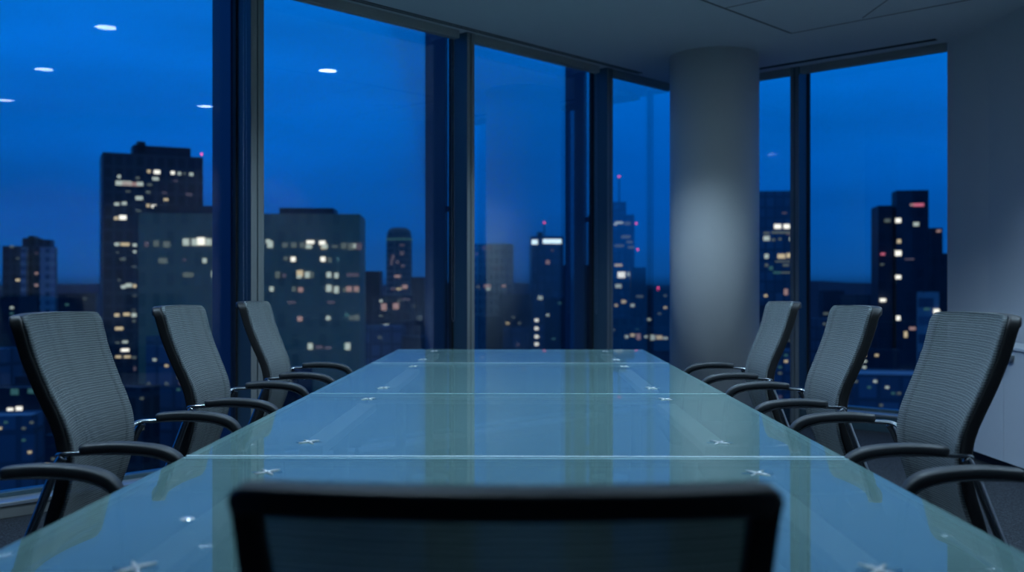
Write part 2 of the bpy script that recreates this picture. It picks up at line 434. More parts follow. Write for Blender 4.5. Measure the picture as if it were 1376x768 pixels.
# ------------------------------------------------------------------ table (local frame: Y along the table)
TH = math.radians(-.68)
def tab2w(x, y): return (x * math.cos(TH) - y * math.sin(TH), x * math.sin(TH) + y * math.cos(TH))
TL, TR, TN, TF, TZ = -.816, .769, 1.425, 6.51, .74
table = thing('conference_table', 'long frosted green glass conference table in jointed sections on steel supports', 'table', (0, 0, 0), TH)
SE = [TN, 2.42, 3.83, 5.36, TF]
for i in range(4):
    a, b = SE[i] + (.006 if i else 0), SE[i + 1] - (.006 if i < 3 else 0)
    bm = bmesh.new(); box(bm, TL, TR, a, b, TZ - .012, TZ, .0012)
    o = mesh_obj('glass_panel', bm, [M['tglass'], M['tedge']], table)
    for p in o.data.polygons:
        p.material_index = 0 if abs(p.normal.z) > .9 else 1
for y, w, m in ((2.42, .006, 'joint'), (3.83, .0055, 'tedge'), (5.36, .0058, 'joint')):
    mesh_obj('panel_joint', bbox(TL, TR, y - w, y + w, TZ - .012, TZ + .0004), M[m], table)
mesh_obj('panel_joint', bbox(TL, TR, 2.42 - .036, 2.42 - .026, TZ - .0005, TZ + .0004), M['tedge'], table)
XL, XR = -.565, .512
for xx in (XL, XR):
    bm = bmesh.new(); box(bm, xx - .032, xx + .032, 2.66, 3.62, .70, TZ - .0125, .003); mesh_obj('support_rail', bm, M['rail'], table)
    bm = bmesh.new(); box(bm, xx - .032, xx + .032, 4.06, 5.10, .70, TZ - .0125, .003); mesh_obj('support_rail', bm, M['rail'], table)
    bm = bmesh.new(); box(bm, xx - .032, xx + .032, 1.48, 2.18, .70, TZ - .0125, .003); mesh_obj('support_rail', bm, M['rail'], table)
    bm = bmesh.new(); box(bm, xx - .032, xx + .032, 5.62, 6.30, .70, TZ - .0125, .003); mesh_obj('support_rail', bm, M['rail'], table)
for y in (3.84,):
    mesh_obj('cross_rail', bbox(XL - .03, XR + .03, y - .02, y + .02, .70, TZ - .0125, .003), M['rail'], table)
spider_me = None
for xx in (XL, XR):
    for y in (1.455, 2.205, 2.636, 3.64, 4.04, 5.125, 5.60, 6.33):
        bm = bmesh.new()
        for a in (35, 145, 215, 325):
            a = math.radians(a + random.uniform(-8, 8))
            pts = [(0, 0, 0.0012), (math.cos(a) * .012, math.sin(a) * .026, .0016), (math.cos(a) * .024, math.sin(a) * .052, .0012)]
            tube(bm, pts, [.0042, .0034, .0022], [.002, .002, .001], 6)
        cyl(bm, 0, 0, -.001, .0028, .0075, 14, .005)
        o = mesh_obj('spider_fixing', bm, M['spider'], table, (xx, y, TZ), smooth=True)
        for s in (-1, 1):
            bm = bmesh.new(); box(bm, s * .010, s * .034, -.005, .005, 0, .0006)
            mesh_obj('fixing_gasket', bm, M['dark_ring'], o)
# trestle legs under each section
for y in (1.75, 3.1, 4.6, 6.0):
    for xx in (XL, XR):
        bm = bmesh.new(); cyl(bm, xx, y, .012, .70, .024, 20); cyl(bm, xx, y, 0, .014, .11, 32)
        mesh_obj('leg', bm, M['steel_dark'], table, smooth=False)
bm = bmesh.new()
for x_, y_ in ((-.593, 1.763), (-.686, 1.49)): 
    pass
bm.free()
for x_, y_ in ((-.593, 1.763),):
    bm = bmesh.new(); cyl(bm, 0, 0, 0, .0025, .013, 20, .009); mesh_obj('reflection_disc', bm, M['spider'], table, (x_, y_, TZ))  # pale disc modelled in place of a round reflection in the glass

# ------------------------------------------------------------------ chairs
# local: +Y forward (towards the table), +X right, origin on the floor below the lumbar point
PROF = [(.47, -.052), (.52, -.043), (.57, -.030), (.62, -.014), (.67, -.004), (.72, 0), (.76, -.004), (.80, -.016), (.84, -.033), (.88, -.052), (.93, -.073), (.98, -.092), (1.03, -.106), (1.07, -.117)]
def back_pt(a, z, HW, top, dz=0.0, fwd=0.0, r=.03):
    """a in -1..1 across, z height -> local point on the concave back surface"""
    zz = z - dz
    hw = HW * interp(zz, [(.47, .80), (.6, .86), (.75, .91), (.9, .96), (1.07, 1.0)])
    if dz: r = .018
    for lim, s in ((top - z, 1), (z - (.47 + dz), 1)):
        if lim < r: hw -= r * (1 - math.sqrt(max(0, 1 - ((r - lim) / r) ** 2)))
    x = a * hw
    y = interp(zz, PROF) + .050 * (x / HW) ** 2 - .036 + fwd - .012
    return Vector((x, y, z + .010 * (x / HW) ** 2 * 0 - .004 * (x / HW) ** 2))
def make_chair(label, HW=.262, top=1.078, dz=0.0, group='mesh back meeting chairs around the table'):
    t = thing('meeting_chair', label, 'chair', group=group)
    bot = .47 + dz
    NU, NV = 16, 40
    # fabric slab
    bm = bmesh.new(); g = [[], []]
    for side, off in ((0, .016), (1, .006)):
        for j in range(NV + 1):
            s = j / NV; s = .5 - .5 * math.cos(PI * s)
            z = bot + (top - bot) * s
            g[side].append([bm.verts.new(back_pt(-1 + 2 * i / NU, z, HW - .002 - (.003 if side == 0 else 0), top, dz, off)) for i in range(NU + 1)])
    for side in (0, 1):
        for j in range(NV):
            for i in range(NU):
                q = (g[side][j][i], g[side][j][i + 1], g[side][j + 1][i + 1], g[side][j + 1][i])
                bm.faces.new(q)
    loop = [(0, i) for i in range(NU)] + [(j, NU) for j in range(NV)] + [(NV, NU - i) for i in range(NU)] + [(NV - j, 0) for j in range(NV)]
    for (j0, i0), (j1, i1) in zip(loop, loop[1:] + loop[:1]):
        bm.faces.new((g[0][j0][i0], g[0][j1][i1], g[1][j1][i1], g[1][j0][i0]))
    mesh_obj('backrest', bm, M['mesh'], t, smooth=True)
    # frame: closed loop behind the fabric
    path = []
    inset = .0135
    def fp(a, z):
        v = back_pt(a, z, HW, top, dz, -.0115); return v
    outl = []
    n1, n2 = 14, 30
    for i in range(n1): outl.append((-1 + 2 * i / n1, bot))
    for j in range(n2): outl.append((1, bot + (top - bot) * (.5 - .5 * math.cos(PI * j / n2))))
    for i in range(n1): outl.append((1 - 2 * i / n1, top))
    for j in range(n2): outl.append((-1, top - (top - bot) * (.5 - .5 * math.cos(PI * j / n2))))
    cen = Vector((0, 0, (top + bot) / 2))
    raw = [fp(a, z) for a, z in outl]
    pts = []
    for i, p in enumerate(raw):
        tt = raw[(i + 1) % len(raw)] - raw[i - 1]
        nrm = Vector((-tt.z, 0, tt.x))
        if nrm.length < 1e-6: continue
        nrm.normalize(); pts.append(p + nrm * inset)
    bm = bmesh.new(); tube(bm, pts, .0140, .0160, 20, closed=True, up=(0, 1, 0), power=5)
    mesh_obj('back_frame', bm, M['black'], t, smooth=True)
    # seat
    bm = bmesh.new(); box(bm, -.235, .235, -.035, .43, .435, .485, .018)
    s = mesh_obj('seat', bm, M['seat'], t, smooth=True)
    bm = bmesh.new()
    box(bm, -.225, .225, -.06, .40, .418, .436, .006)
    tube(bm, [(-.305, -.120, .425), (.305, -.120, .425)], .010); tube(bm, [(-.305, .318, .425), (.305, .318, .425)], .010)
    tube(bm, [(-.17, -.13, .425), (-.17, .0, .425)], .009); tube(bm, [(.17, -.13, .425), (.17, .0, .425)], .009)
    mesh_obj('seat_frame', bm, M['chrome'], t, smooth=False)
    for sx in (-1, 1):
        X = sx * .305
        # rear leg: from the arm down and back
        lp = smooth_path([(X, .008, .734), (X, -.012, .70), (X, -.06, .575), (X, -.12, .425), (X, -.285, .012)], 4)
        bm = bmesh.new(); tube(bm, lp, .0095, .0115, 10); cyl(bm, X, -.287, 0, .014, .013, 12)
        mesh_obj('leg', bm, M['chrome'], t, smooth=True)
        lp = smooth_path([(X, .288, .715), (X, .300, .66), (X, .309, .55), (X, .318, .425), (X, .335, .012)], 4)
        bm = bmesh.new(); tube(bm, lp, .0095, .0115, 10); cyl(bm, X, .335, 0, .014, .013, 12)
        mesh_obj('leg', bm, M['chrome'], t, smooth=True)
        # arm pad, gently arched and drooping at the front
        ap = smooth_path([(X, .052, .750), (X, .075, .7535), (X, .13, .757), (X, .19, .7545), (X, .245, .746), (X, .278, .730), (X, .295, .706)], 4)
        n = len(ap)
        wa = [min(.0265, .018 + .010 * min(1, i / 3)) - .008 * max(0, (i / (n - 1) - .7) / .3) for i in range(n)]
        wb = [.0125 if i > 0 else .010 for i in range(n)]
        bm = bmesh.new(); tube(bm, ap, wa, wb, 16, up=None, power=3.6)
        arm = mesh_obj('armrest', bm, M['pad'], t, smooth=True)
        bp = smooth_path([(sx * (HW * .93), -.012, .724), (sx * (.283), -.010, .733), (X - sx * .004, .006, .739), (X, .04, .7405), (X, .09, .743), (X, .19, .741), (X, .25, .728), (X, .285, .706)], 4)
        bm = bmesh.new(); tube(bm, bp, .0105, .006, 10)
        mesh_obj('arm_support', bm, M['chrome'], arm, smooth=True)
    return t
def copy_tree(o, parent=None):
    c = o.copy(); C.objects.link(c)
    if parent: c.parent = parent
    for ch in list(o.children): copy_tree(ch, c)
    return c
proto = make_chair('grey mesh back meeting chair in the left row, nearest of the fully visible ones')
def place(o, x, y, rz, label):
    wx, wy = tab2w(x, y); o.location = (wx, wy, 0); o.rotation_euler = (0, 0, rz + TH); o['label'] = label
XOFF = -1.140
place(proto, XOFF - .01, 2.74, -PI / 2 + math.radians(3.5), 'grey mesh chair on the left of the table, largest with its whole back in view')
lab = {('L', 0): 'chair at the near left edge of the photo, only its black armrest in view',
       ('L', 2): 'grey mesh chair on the left of the table, middle of the three backs in view',
       ('L', 3): 'grey mesh chair on the left of the table, farthest, in front of the grey mullion',
       ('R', 0): 'chair at the near right edge of the photo, only its black armrest in view',
       ('R', 1): 'grey mesh chair on the right of the table in front of the white cabinet',
       ('R', 2): 'grey mesh chair on the right of the table, middle of the three backs in view',
       ('R', 3): 'grey mesh chair on the right of the table, farthest, next to the white column'}
YS = [1.83, 2.74, 3.71, 4.74]
for i in (0, 2, 3):
    place(copy_tree(proto), XOFF - .01, YS[i], -PI / 2 + math.radians(3), lab[('L', i)])
for i in (0, 1, 2, 3):
    place(copy_tree(proto), TR - TL + XOFF + 2 * .324 - .002, YS[i], PI / 2 - math.radians((3, 3.4, 3, 2)[i]), lab[('R', i)])
head = make_chair('chair seen from behind at the near end of the table, black frame across the foreground', .262, .965, -.115)
place(head, -.018, 1.085, 0, head['label'])

# ------------------------------------------------------------------ the city outside
ZG = -58.0
struct('floor_city_ground', bbox(-900, 900, 20, 1500, ZG - 1, ZG), noisy(mat('dusk_city_ground', (.05, .06, .08), .9), .02, .6))
bm = bmesh.new()
hp = []
n = 60
for i in range(n + 1):
    a = -.75 + 1.5 * i / n
    r = 1450
    h = 2 + 9 * (math.sin(i * .5) * .5 + .5) + 5 * math.sin(i * 1.7) * .5
    if 29 < i < 60: h += 5 * math.sin((i - 29) / 31 * PI)
    hp.append((r * math.sin(a), r * math.cos(a), max(1, h * .5)))
lo_ = [bm.verts.new((x, y, ZG)) for x, y, h in hp]; hi_ = [bm.verts.new((x * 1.04, y * 1.04, h)) for x, y, h in hp]; bk_ = [bm.verts.new((x * 1.2, y * 1.2, ZG)) for x, y, h in hp]
for i in range(n):
    bm.faces.new((lo_[i], lo_[i + 1], hi_[i + 1], hi_[i])); bm.faces.new((hi_[i], hi_[i + 1], bk_[i + 1], bk_[i]))
hl = mesh_obj('hills', bm, noisy(mat('distant_hills', (.05, .07, .1), .95), .01, .4)); hl['kind'] = 'structure'

def ztop(py, D): return HC + (384 - py) / F * D
def building(name, label, x0, x1, yt, D, fac, phi=0.0, ratio=.7, group=None, lights=(), roofs=(), auto=None, cat='building', z0=ZG, roof='roof', notch=None):
    """fit a box of plan ratio, turned by phi, so that its silhouette spans x0..x1 at distance D"""
    ph = math.radians(phi); W = (x1 - x0) / F * D * .8; cx = ((x0 + x1) / 2 - 688) / F * D; cy = D + 10
    def corners(): 
        hw, hd = W / 2, W * ratio / 2
        return [Vector((cx + a * hw * math.cos(ph) - b * hd * math.sin(ph), cy + a * hw * math.sin(ph) + b * hd * math.cos(ph))) for a in (-1, 1) for b in (-1, 1)]
    for _ in range(40):
        px = [688 + F * c.x / c.y for c in corners()]
        W *= (x1 - x0) / (max(px) - min(px)); px = [688 + F * c.x / c.y for c in corners()]
        cx += ((x0 + x1) / 2 - (max(px) + min(px)) / 2) / F * cy
        cy += D - min(c.y for c in corners())
    H = ztop(yt, min(c.y for c in corners())) - 1.5 * min(.5, max(.25, W * .015))
    hw, hd = W / 2, W * ratio / 2
    t = thing(name, label, cat, (cx, cy, z0), ph, group)
    bm = bmesh.new(); box(bm, -hw, hw, -hd, hd, 0, H - z0)
    mesh_obj('wall', bm, FAC[fac], t)
    bm = bmesh.new()
    pw = min(.5, max(.25, W * .015))
    for (a, b, c, d) in ((-hw, hw, -hd, -hd + pw), (-hw, hw, hd - pw, hd), (-hw, -hw + pw, -hd, hd), (hw - pw, hw, -hd, hd)):
        box(bm, a, b, c, d, H - z0, H - z0 + pw * 1.5)
    mesh_obj('parapet', bm, FAC[fac], t)
    bm = bmesh.new(); box(bm, -hw + pw, hw - pw, -hd + pw, hd - pw, H - z0, H - z0 + .12)
    mesh_obj('roof', bm, M[roof], t)
    def front(pxx, pyy):
        # ray through pixel meets the front face plane (local y = -hd)
        d = Vector(((pxx - 688) / F, 1)); o = Vector((cx, cy)); nrm = Vector((math.sin(ph), -math.cos(ph)))
        base = o + nrm * hd; s = base.dot(nrm) / d.dot(nrm); p = d * s - o
        lx = p.x * math.cos(ph) + p.y * math.sin(ph)
        return lx, HC + (384 - pyy) / F * s - z0, s
    for (rx0, rx1, ry, rname) in roofs:
        a, _, s = front(rx0, 0); b, _, _ = front(rx1, 0); zt = ztop(ry, cy) - z0
        mesh_obj(rname, bbox(max(a, -hw), min(b, hw), -hd * .6, hd * .6, H - z0, zt), FAC['dark'] if rname != 'upper_tier' else FAC[fac], t)
    pieces = list(lights)
    if auto:
        rnd = random.Random(auto.get('seed', 1)); ax0, ax1, ay0, ay1 = auto['area']; dx, dy = auto['step']
        y = ay0; 
        while y < ay1:
            x = ax0
            while x < ax1:
                if rnd.random() < auto['p']: pieces.append((x, y, dx * auto.get('fw', .6), dy * auto.get('fh', .4), rnd.choice(auto['cols'])))
                x += dx
            y += dy
    pieces = pieces[:90]
    for (lx_, ly_, w_, h_, c_) in pieces:
        a, z, s = front(lx_, ly_); ww = w_ * s / F / 2; hh = h_ * s / F / 2
        if abs(a) > hw: 
            a = max(-hw + ww, min(hw - ww, a))
        nm = 'warning_light' if c_ == 'r' else ('sign' if c_ == 's' else 'lit_window')
        mesh_obj(nm, bbox(a - ww, a + ww, -hd - .15, -hd + .02, z - hh, z + hh), LIT[c_], t)
    return t, hw, hd, H - z0, front
def beacon(px, py, D, parent):
    p = Vector(((px - 688) / F * D, D, ztop(py, D)))
    inv = Matrix.Translation(parent.location) @ Matrix.Rotation(parent.rotation_euler.z, 4, 'Z')
    q = inv.inverted() @ p
    bm = bmesh.new(); bmesh.ops.create_icosphere(bm, subdivisions=2, radius=D / F * 1.5, matrix=Matrix.Translation(q))
    mesh_obj('warning_light', bm, LIT['r'], parent)
    return q
def mast(q, zb, parent, r=.25):
    bm = bmesh.new(); cyl(bm, q.x, q.y, zb, q.z, r, 8); mesh_obj('mast', bm, FAC['dark'], parent)

# tall slab tower on the left
t, *_ = building('tower', 'tall dark office tower with rows of lit windows, seen through the leftmost pane', 134, 273, 204, 300, 'slate', 26, .45,
    roofs=((180, 258, 198, 'plant_room'), (186, 197, 193, 'vent_stack')),
    lights=[(160, 237, 4, 4, 'w'), (166, 246, 20, 6, 'w'), (176, 247, 22, 5, 'p'), (188, 247, 8, 5, 'w'), (185, 239, 5, 3, 'd'), (200, 230, 4, 4, 'y'), (211, 231, 8, 5, 'b'), (209, 240, 8, 4, 'w'), (201, 248, 6, 3, 'd'),
            (232, 232, 5, 4, 'b'), (241, 233, 4, 4, 'w'), (236, 243, 5, 2, 'm'), (257, 234, 5, 4, 'w'), (248, 233, 3, 3, 'd'), (172, 257, 6, 2, 'd'), (199, 258, 6, 3, 'd'), (187, 266, 9, 5, 'w'), (221, 259, 6, 2, 'm'), (223, 268, 6, 3, 'y'), (254, 261, 8, 3, 'm'),
            (157, 274, 6, 4, 'w'), (167, 273, 6, 4, 'w'), (199, 276, 4, 4, 'y'), (207, 277, 6, 4, 'b'), (186, 283, 6, 2, 'd'), (156, 293, 5, 4, 'y'), (165, 292, 9, 6, 'b'),
            (157, 328, 6, 4, 'w'), (168, 328, 11, 4, 'y'), (181, 329, 5, 4, 'w'), (158, 339, 3, 2, 'd'), (181, 338, 4, 3, 'w'), (165, 348, 7, 3, 'd'), (180, 358, 4, 2, 'd'), (166, 385, 6, 4, 'w'), (173, 383, 8, 5, 'w'), (160, 376, 4, 2, 'd'), (181, 384, 4, 4, 'y'), (181, 397, 4, 2, 'd'),
            (157, 423, 6, 4, 'y'), (170, 422, 8, 4, 'y'), (180, 423, 6, 5, 'w'), (180, 416, 3, 2, 'd'), (180, 431, 4, 3, 'd'), (160, 441, 10, 4, 'y'), (158, 460, 5, 2, 'd'), (168, 459, 7, 3, 'w'), (168, 470, 10, 4, 'b'), (159, 479, 7, 3, 'y'), (171, 479, 8, 3, 'y'), (180, 480, 5, 3, 'd'), (181, 495, 3, 5, 'm')])
beacon(271, 207, 301, t)
# wide office block in the middle of the left panes
t, *_ = building('office_block', 'wide grey office block with bands of lit windows and rooftop plant, seen through two panes', 186, 491, 286, 190, 'stone', 4, .35,
    roofs=((372, 446, 281, 'plant_room'), (200, 300, 279, 'plant_room')),
    lights=[(250, 325, 8, 9, 'w'), (262, 325, 8, 9, 'w'), (270, 324, 10, 10, 'b'), (280, 325, 7, 9, 'w'), (289, 326, 7, 9, 'w'), (210, 327, 7, 8, 'd'), (224, 328, 9, 8, 'd'), (197, 328, 5, 7, 'm'), (219, 350, 11, 7, 'd'), (275, 350, 5, 6, 'w'), (253, 369, 14, 6, 'd'), (288, 368, 7, 8, 'w'), (248, 349, 4, 3, 'm'),
            (363, 328, 7, 9, 'w'), (360, 324, 5, 5, 'w'), (383, 329, 7, 6, 'd'), (395, 329, 7, 7, 'd'), (406, 329, 6, 7, 'd'), (417, 325, 10, 4, 'b'), (415, 331, 8, 5, 'w'), (433, 326, 8, 5, 'b'), (436, 331, 8, 6, 'w'), (434, 333, 5, 3, 'y'), (450, 331, 8, 3, 'd'), (462, 330, 7, 8, 'd'), (472, 331, 8, 9, 'd'), (482, 331, 8, 9, 'm'), (476, 330, 5, 6, 'w'),
            (384, 347, 5, 5, 'd'), (394, 348, 6, 6, 'b'), (434, 348, 6, 6, 'b'), (443, 349, 5, 6, 'd'), (454, 348, 2, 6, 'c'), (373, 369, 6, 9, 'd'), (382, 370, 4, 5, 'm'), (403, 367, 8, 8, 'y'), (402, 371, 6, 5, 'w'), (413, 369, 6, 8, 'w'), (419, 369, 5, 8, 'd'), (442, 369, 6, 7, 'w'), (452, 370, 5, 7, 'w'), (474, 369, 16, 4, 'm'),
            (365, 388, 5, 6, 'w'), (395, 388, 5, 6, 'd'), (404, 389, 6, 6, 'p'), (442, 387, 7, 9, 'w'), (452, 389, 6, 9, 'w'), (463, 389, 5, 5, 'd'), (469, 388, 7, 7, 'p'), (479, 388, 6, 7, 'p'), (486, 390, 4, 5, 'd'), (392, 406, 10, 3, 'm'), (445, 406, 10, 3, 'm'),
            (403, 428, 6, 6, 'p'), (441, 427, 5, 5, 'w'), (466, 423, 6, 4, 'c'), (472, 427, 5, 6, 'd'), (479, 426, 6, 7, 'd'), (485, 427, 4, 5, 'd'), (417, 465, 6, 8, 'w'), (429, 466, 9, 4, 'm'), (441, 467, 8, 3, 'm'), (467, 465, 7, 9, 'w'), (463, 465, 3, 9, 'c')])
# slotted twin tower far left
t, *_ = building('tower', 'grey stepped tower with pale vertical strips at the far left of the skyline', 3, 77, 330, 420, 'slate', 12, .6,
    roofs=((28, 52, 320, 'upper_tier'), (52, 66, 322, 'upper_tier'), (36, 44, 317, 'plant_room')),
    lights=[(16, 331, 5, 3, 'd'), (24, 347, 4, 2, 'd'), (24, 376, 5, 3, 'y'), (49, 367, 4, 3, 'p'), (49, 383, 4, 3, 'p'), (25, 410, 5, 4, 'w'), (77, 411, 5, 8, 'w'), (49, 340, 3, 2, 'm'), (47, 410, 3, 3, 'y')])
h_ = t
for (a, b) in ((29, 36), (55, 68)):
    D_ = 419.4
    q0 = Vector(((a - 688) / F * D_, D_, 0)); q1 = Vector(((b - 688) / F * D_, D_, 0))
    inv = (Matrix.Translation(t.location) @ Matrix.Rotation(t.rotation_euler.z, 4, 'Z')).inverted()
    l0 = inv @ q0; l1 = inv @ q1
    mesh_obj('facade_strip', bbox(l0.x, l1.x, min(l0.y, l1.y) - 1.2, l1.y + 8, 20, ztop(332, D_) - ZG), FAC['pale'], t)
# rounded top tower
D_ = 620; cxp = 534.5; R_ = 17.5 / F * D_
t = thing('tower', 'slender rounded glass tower with a domed top between the office block and the second mullion', 'building', ((cxp - 688) / F * D_, D_ + R_, ZG))
bm = bmesh.new(); lathe(bm, [(R_, 0), (R_, ztop(322, D_) - ZG), (R_ * .97, ztop(314, D_) - ZG), (R_ * .85, ztop(308, D_) - ZG), (R_ * .6, ztop(305, D_) - ZG), (0.01, ztop(304, D_) - ZG)], 24)
mesh_obj('wall', bm, FAC['brown'], t)
bm = bmesh.new(); lathe(bm, [(R_ * 1.0 + .4, ztop(322, D_) - ZG), (R_ + .4, ztop(320, D_) - ZG)], 24); mesh_obj('crown_band', bm, LIT['c'], t)
for (x_, y_, w_, h2, c_) in ((528, 345, 4, 6, 'm'), (540, 340, 5, 5, 'm'), (534, 352, 4, 4, 'm'), (526, 352, 3, 8, 'm'), (534, 371, 8, 3, 'p'), (528, 388, 6, 3, 'm'), (543, 385, 8, 5, 'p'), (540, 329, 6, 2, 'm'), (536, 388, 6, 2, 'y'), (541, 357, 5, 3, 'm')):
    lx = (x_ - cxp) / F * D_; ly = -math.sqrt(max(R_ * R_ - lx * lx, 1)); ww = w_ / F * D_ / 2; hh = h2 / F * D_ / 2; z = ztop(y_, D_) - ZG
    mesh_obj('lit_window', bbox(lx - ww, lx + ww, ly - .5, ly + 2.5, z - hh, z + hh), LIT[c_], t)
# middle pane
t, *_ = building('tower', 'square brownish tower with a dark left half behind the middle pane', 612, 690, 327, 430, 'brown', -14, .5,
    lights=[(655, 384, 9, 4, 'p'), (677, 384, 6, 3, 'p'), (656, 388, 5, 3, 'w'), (640, 341, 4, 2, 'm'), (642, 385, 4, 3, 'd'), (668, 360, 10, 2, 'm'), (655, 333, 14, 3, 'm')])
t, hw, hd, hh, fr = building('tower', 'dark tower crowned by a bright white illuminated rooftop sign', 711, 757, 317, 460, 'glass', 5, .7,
    lights=[(718.5, 325, 8, 6, 's'), (742, 324, 25, 6, 's'), (736, 352, 5, 5, 'p'), (726, 400, 6, 5, 'w'), (721, 430, 5, 4, 'b'), (721, 441, 5, 4, 'b'), (721, 452, 5, 4, 'b'), (721, 462, 5, 4, 'b'), (742, 336, 3, 3, 'm')],
    roofs=((724, 730, 312, 'plant_room'),))
q = beacon(731.5, 299, 470, t); mast(q, hh, t)
t, hw, hd, hh, fr = building('tower', 'stepped glass tower with red warning lights between third mullion and column', 790, 853, 288, 520, 'glass', -8, .6,
    roofs=((822, 841, 272, 'upper_tier'), (806, 826, 278, 'upper_tier')),
    lights=[(832, 299, 10, 3, 'w'), (843, 300, 8, 4, 'd'), (827, 301, 4, 3, 'w'), (841, 318, 12, 4, 'd'), (846, 325, 8, 3, 'd'), (832, 330, 12, 3, 'd'), (848, 332, 8, 3, 'd'), (831, 356, 10, 3, 'y'), (835, 369, 10, 8, 'b'), (846, 368, 6, 5, 'w'), (831, 384, 8, 5, 'w'), (838, 405, 6, 4, 'y'), (828, 410, 4, 3, 'y')])
q = beacon(832, 237, 528, t); mast(q, hh, t, .35); beacon(855, 300, 519, t); beacon(857, 335, 519, t)
building('office_block', 'lower dark annex block stepping down from the glass tower beside the column', 846, 868, 359, 500, 'dark', 0, .8,
    lights=[(858, 398, 6, 3, 'd'), (850, 410, 5, 4, 'w'), (862, 398, 4, 3, 'd')])
building('office_block', 'dark block left of the third mullion below the rooftop sign tower', 756, 800, 356, 380, 'dark', 0, .6,
    lights=[(762, 437, 10, 2, 'd'), (775, 460, 12, 3, 'd')])
# right panes
t, *_ = building('tower', 'banded glass tower with many lit floors just right of the column', 990, 1073, 256, 360, 'glass', -6, .5,
    lights=[(1045, 304, 9, 6, 'b'), (1057, 304, 8, 6, 'b'), (1071, 303, 5, 7, 'w'), (1030, 313, 8, 3, 'd'), (1052, 312, 30, 3, 'd'), (1030, 320, 8, 6, 'w'), (1039, 322, 5, 3, 'd'), (1048, 321, 4, 3, 'd'), (1066, 321, 10, 5, 'w'), (1062, 314, 10, 3, 'm'), (1066, 336, 5, 3, 'd'), (1030, 344, 5, 6, 'w'), (1050, 344, 10, 6, 'y'), (1060, 343, 6, 6, 'y'), (1052, 351, 20, 2, 'd'), (1030, 356, 4, 4, 'd'), (1036, 360, 5, 5, 'c'), (1056, 356, 8, 3, 'd'), (1058, 366, 16, 2, 'd'), (1044, 366, 10, 3, 'c'), (1056, 392, 5, 8, 'p'), (1029, 397, 4, 3, 'y'), (1054, 286, 6, 2, 'm')])
bt = t
for yy in (270, 288, 298):
    pass
D_ = 300
t, hw, hd, hh, fr = building('tower', 'dark stepped tower cluster with scattered lit windows and a small red rooftop sign', 1198, 1248, 255, D_, 'dark', -10, .8,
    lights=[(1226, 275, 6, 3, 'p'), (1234, 275, 14, 4, 'q'), (1207, 296, 7, 6, 'b'), (1231, 301, 7, 5, 'w'), (1208, 324, 5, 5, 'y'), (1207, 340, 8, 7, 'b'), (1207, 372, 7, 5, 'b'), (1207, 427, 5, 6, 'b'), (1226, 441, 8, 4, 'p'), (1217, 449, 4, 8, 'y'), (1242, 442, 5, 5, 'w'), (1222, 348, 12, 2, 'm')])
for (a, b, yt_) in ((1180, 1199, 276), (1247, 1266, 306), (1265, 1282, 340)):
    D2 = D_ + 4
    q0 = Vector(((a - 688) / F * D2, D2, 0)); q1 = Vector(((b - 688) / F * D2, D2, 0))
    inv = (Matrix.Translation(t.location) @ Matrix.Rotation(t.rotation_euler.z, 4, 'Z')).inverted()
    l0 = inv @ q0; l1 = inv @ q1
    mesh_obj('side_tower', bbox(l0.x, l1.x, l0.y, l0.y + 12, 0, ztop(yt_, D2) - ZG), FAC['dark'], t)
for (x_, y_, c_, w_) in ((1193, 296, 'd', 6), (1187, 341, 'q', 4), (1186, 355, 'd', 3), (1187, 403, 'b', 6), (1262, 310, 'p', 4)):
    D2 = D_ + 2; inv = (Matrix.Translation(t.location) @ Matrix.Rotation(t.rotation_euler.z, 4, 'Z')).inverted()
    q = inv @ Vector(((x_ - 688) / F * D2, D2, ztop(y_, D2))); ww = w_ / F * D2 / 2
    mesh_obj('lit_window', bbox(q.x - ww, q.x + ww, q.y - .3, q.y + 6, q.z - ww * .7, q.z + ww * .7), LIT[c_], t)
building('office_block', 'small pale lit block in front of the dark tower cluster beside the pier', 1232, 1262, 392, 200, 'pale', 8, .8,
    lights=[(1262, 418, 8, 6, 'b'), (1240, 415, 8, 3, 'c')])

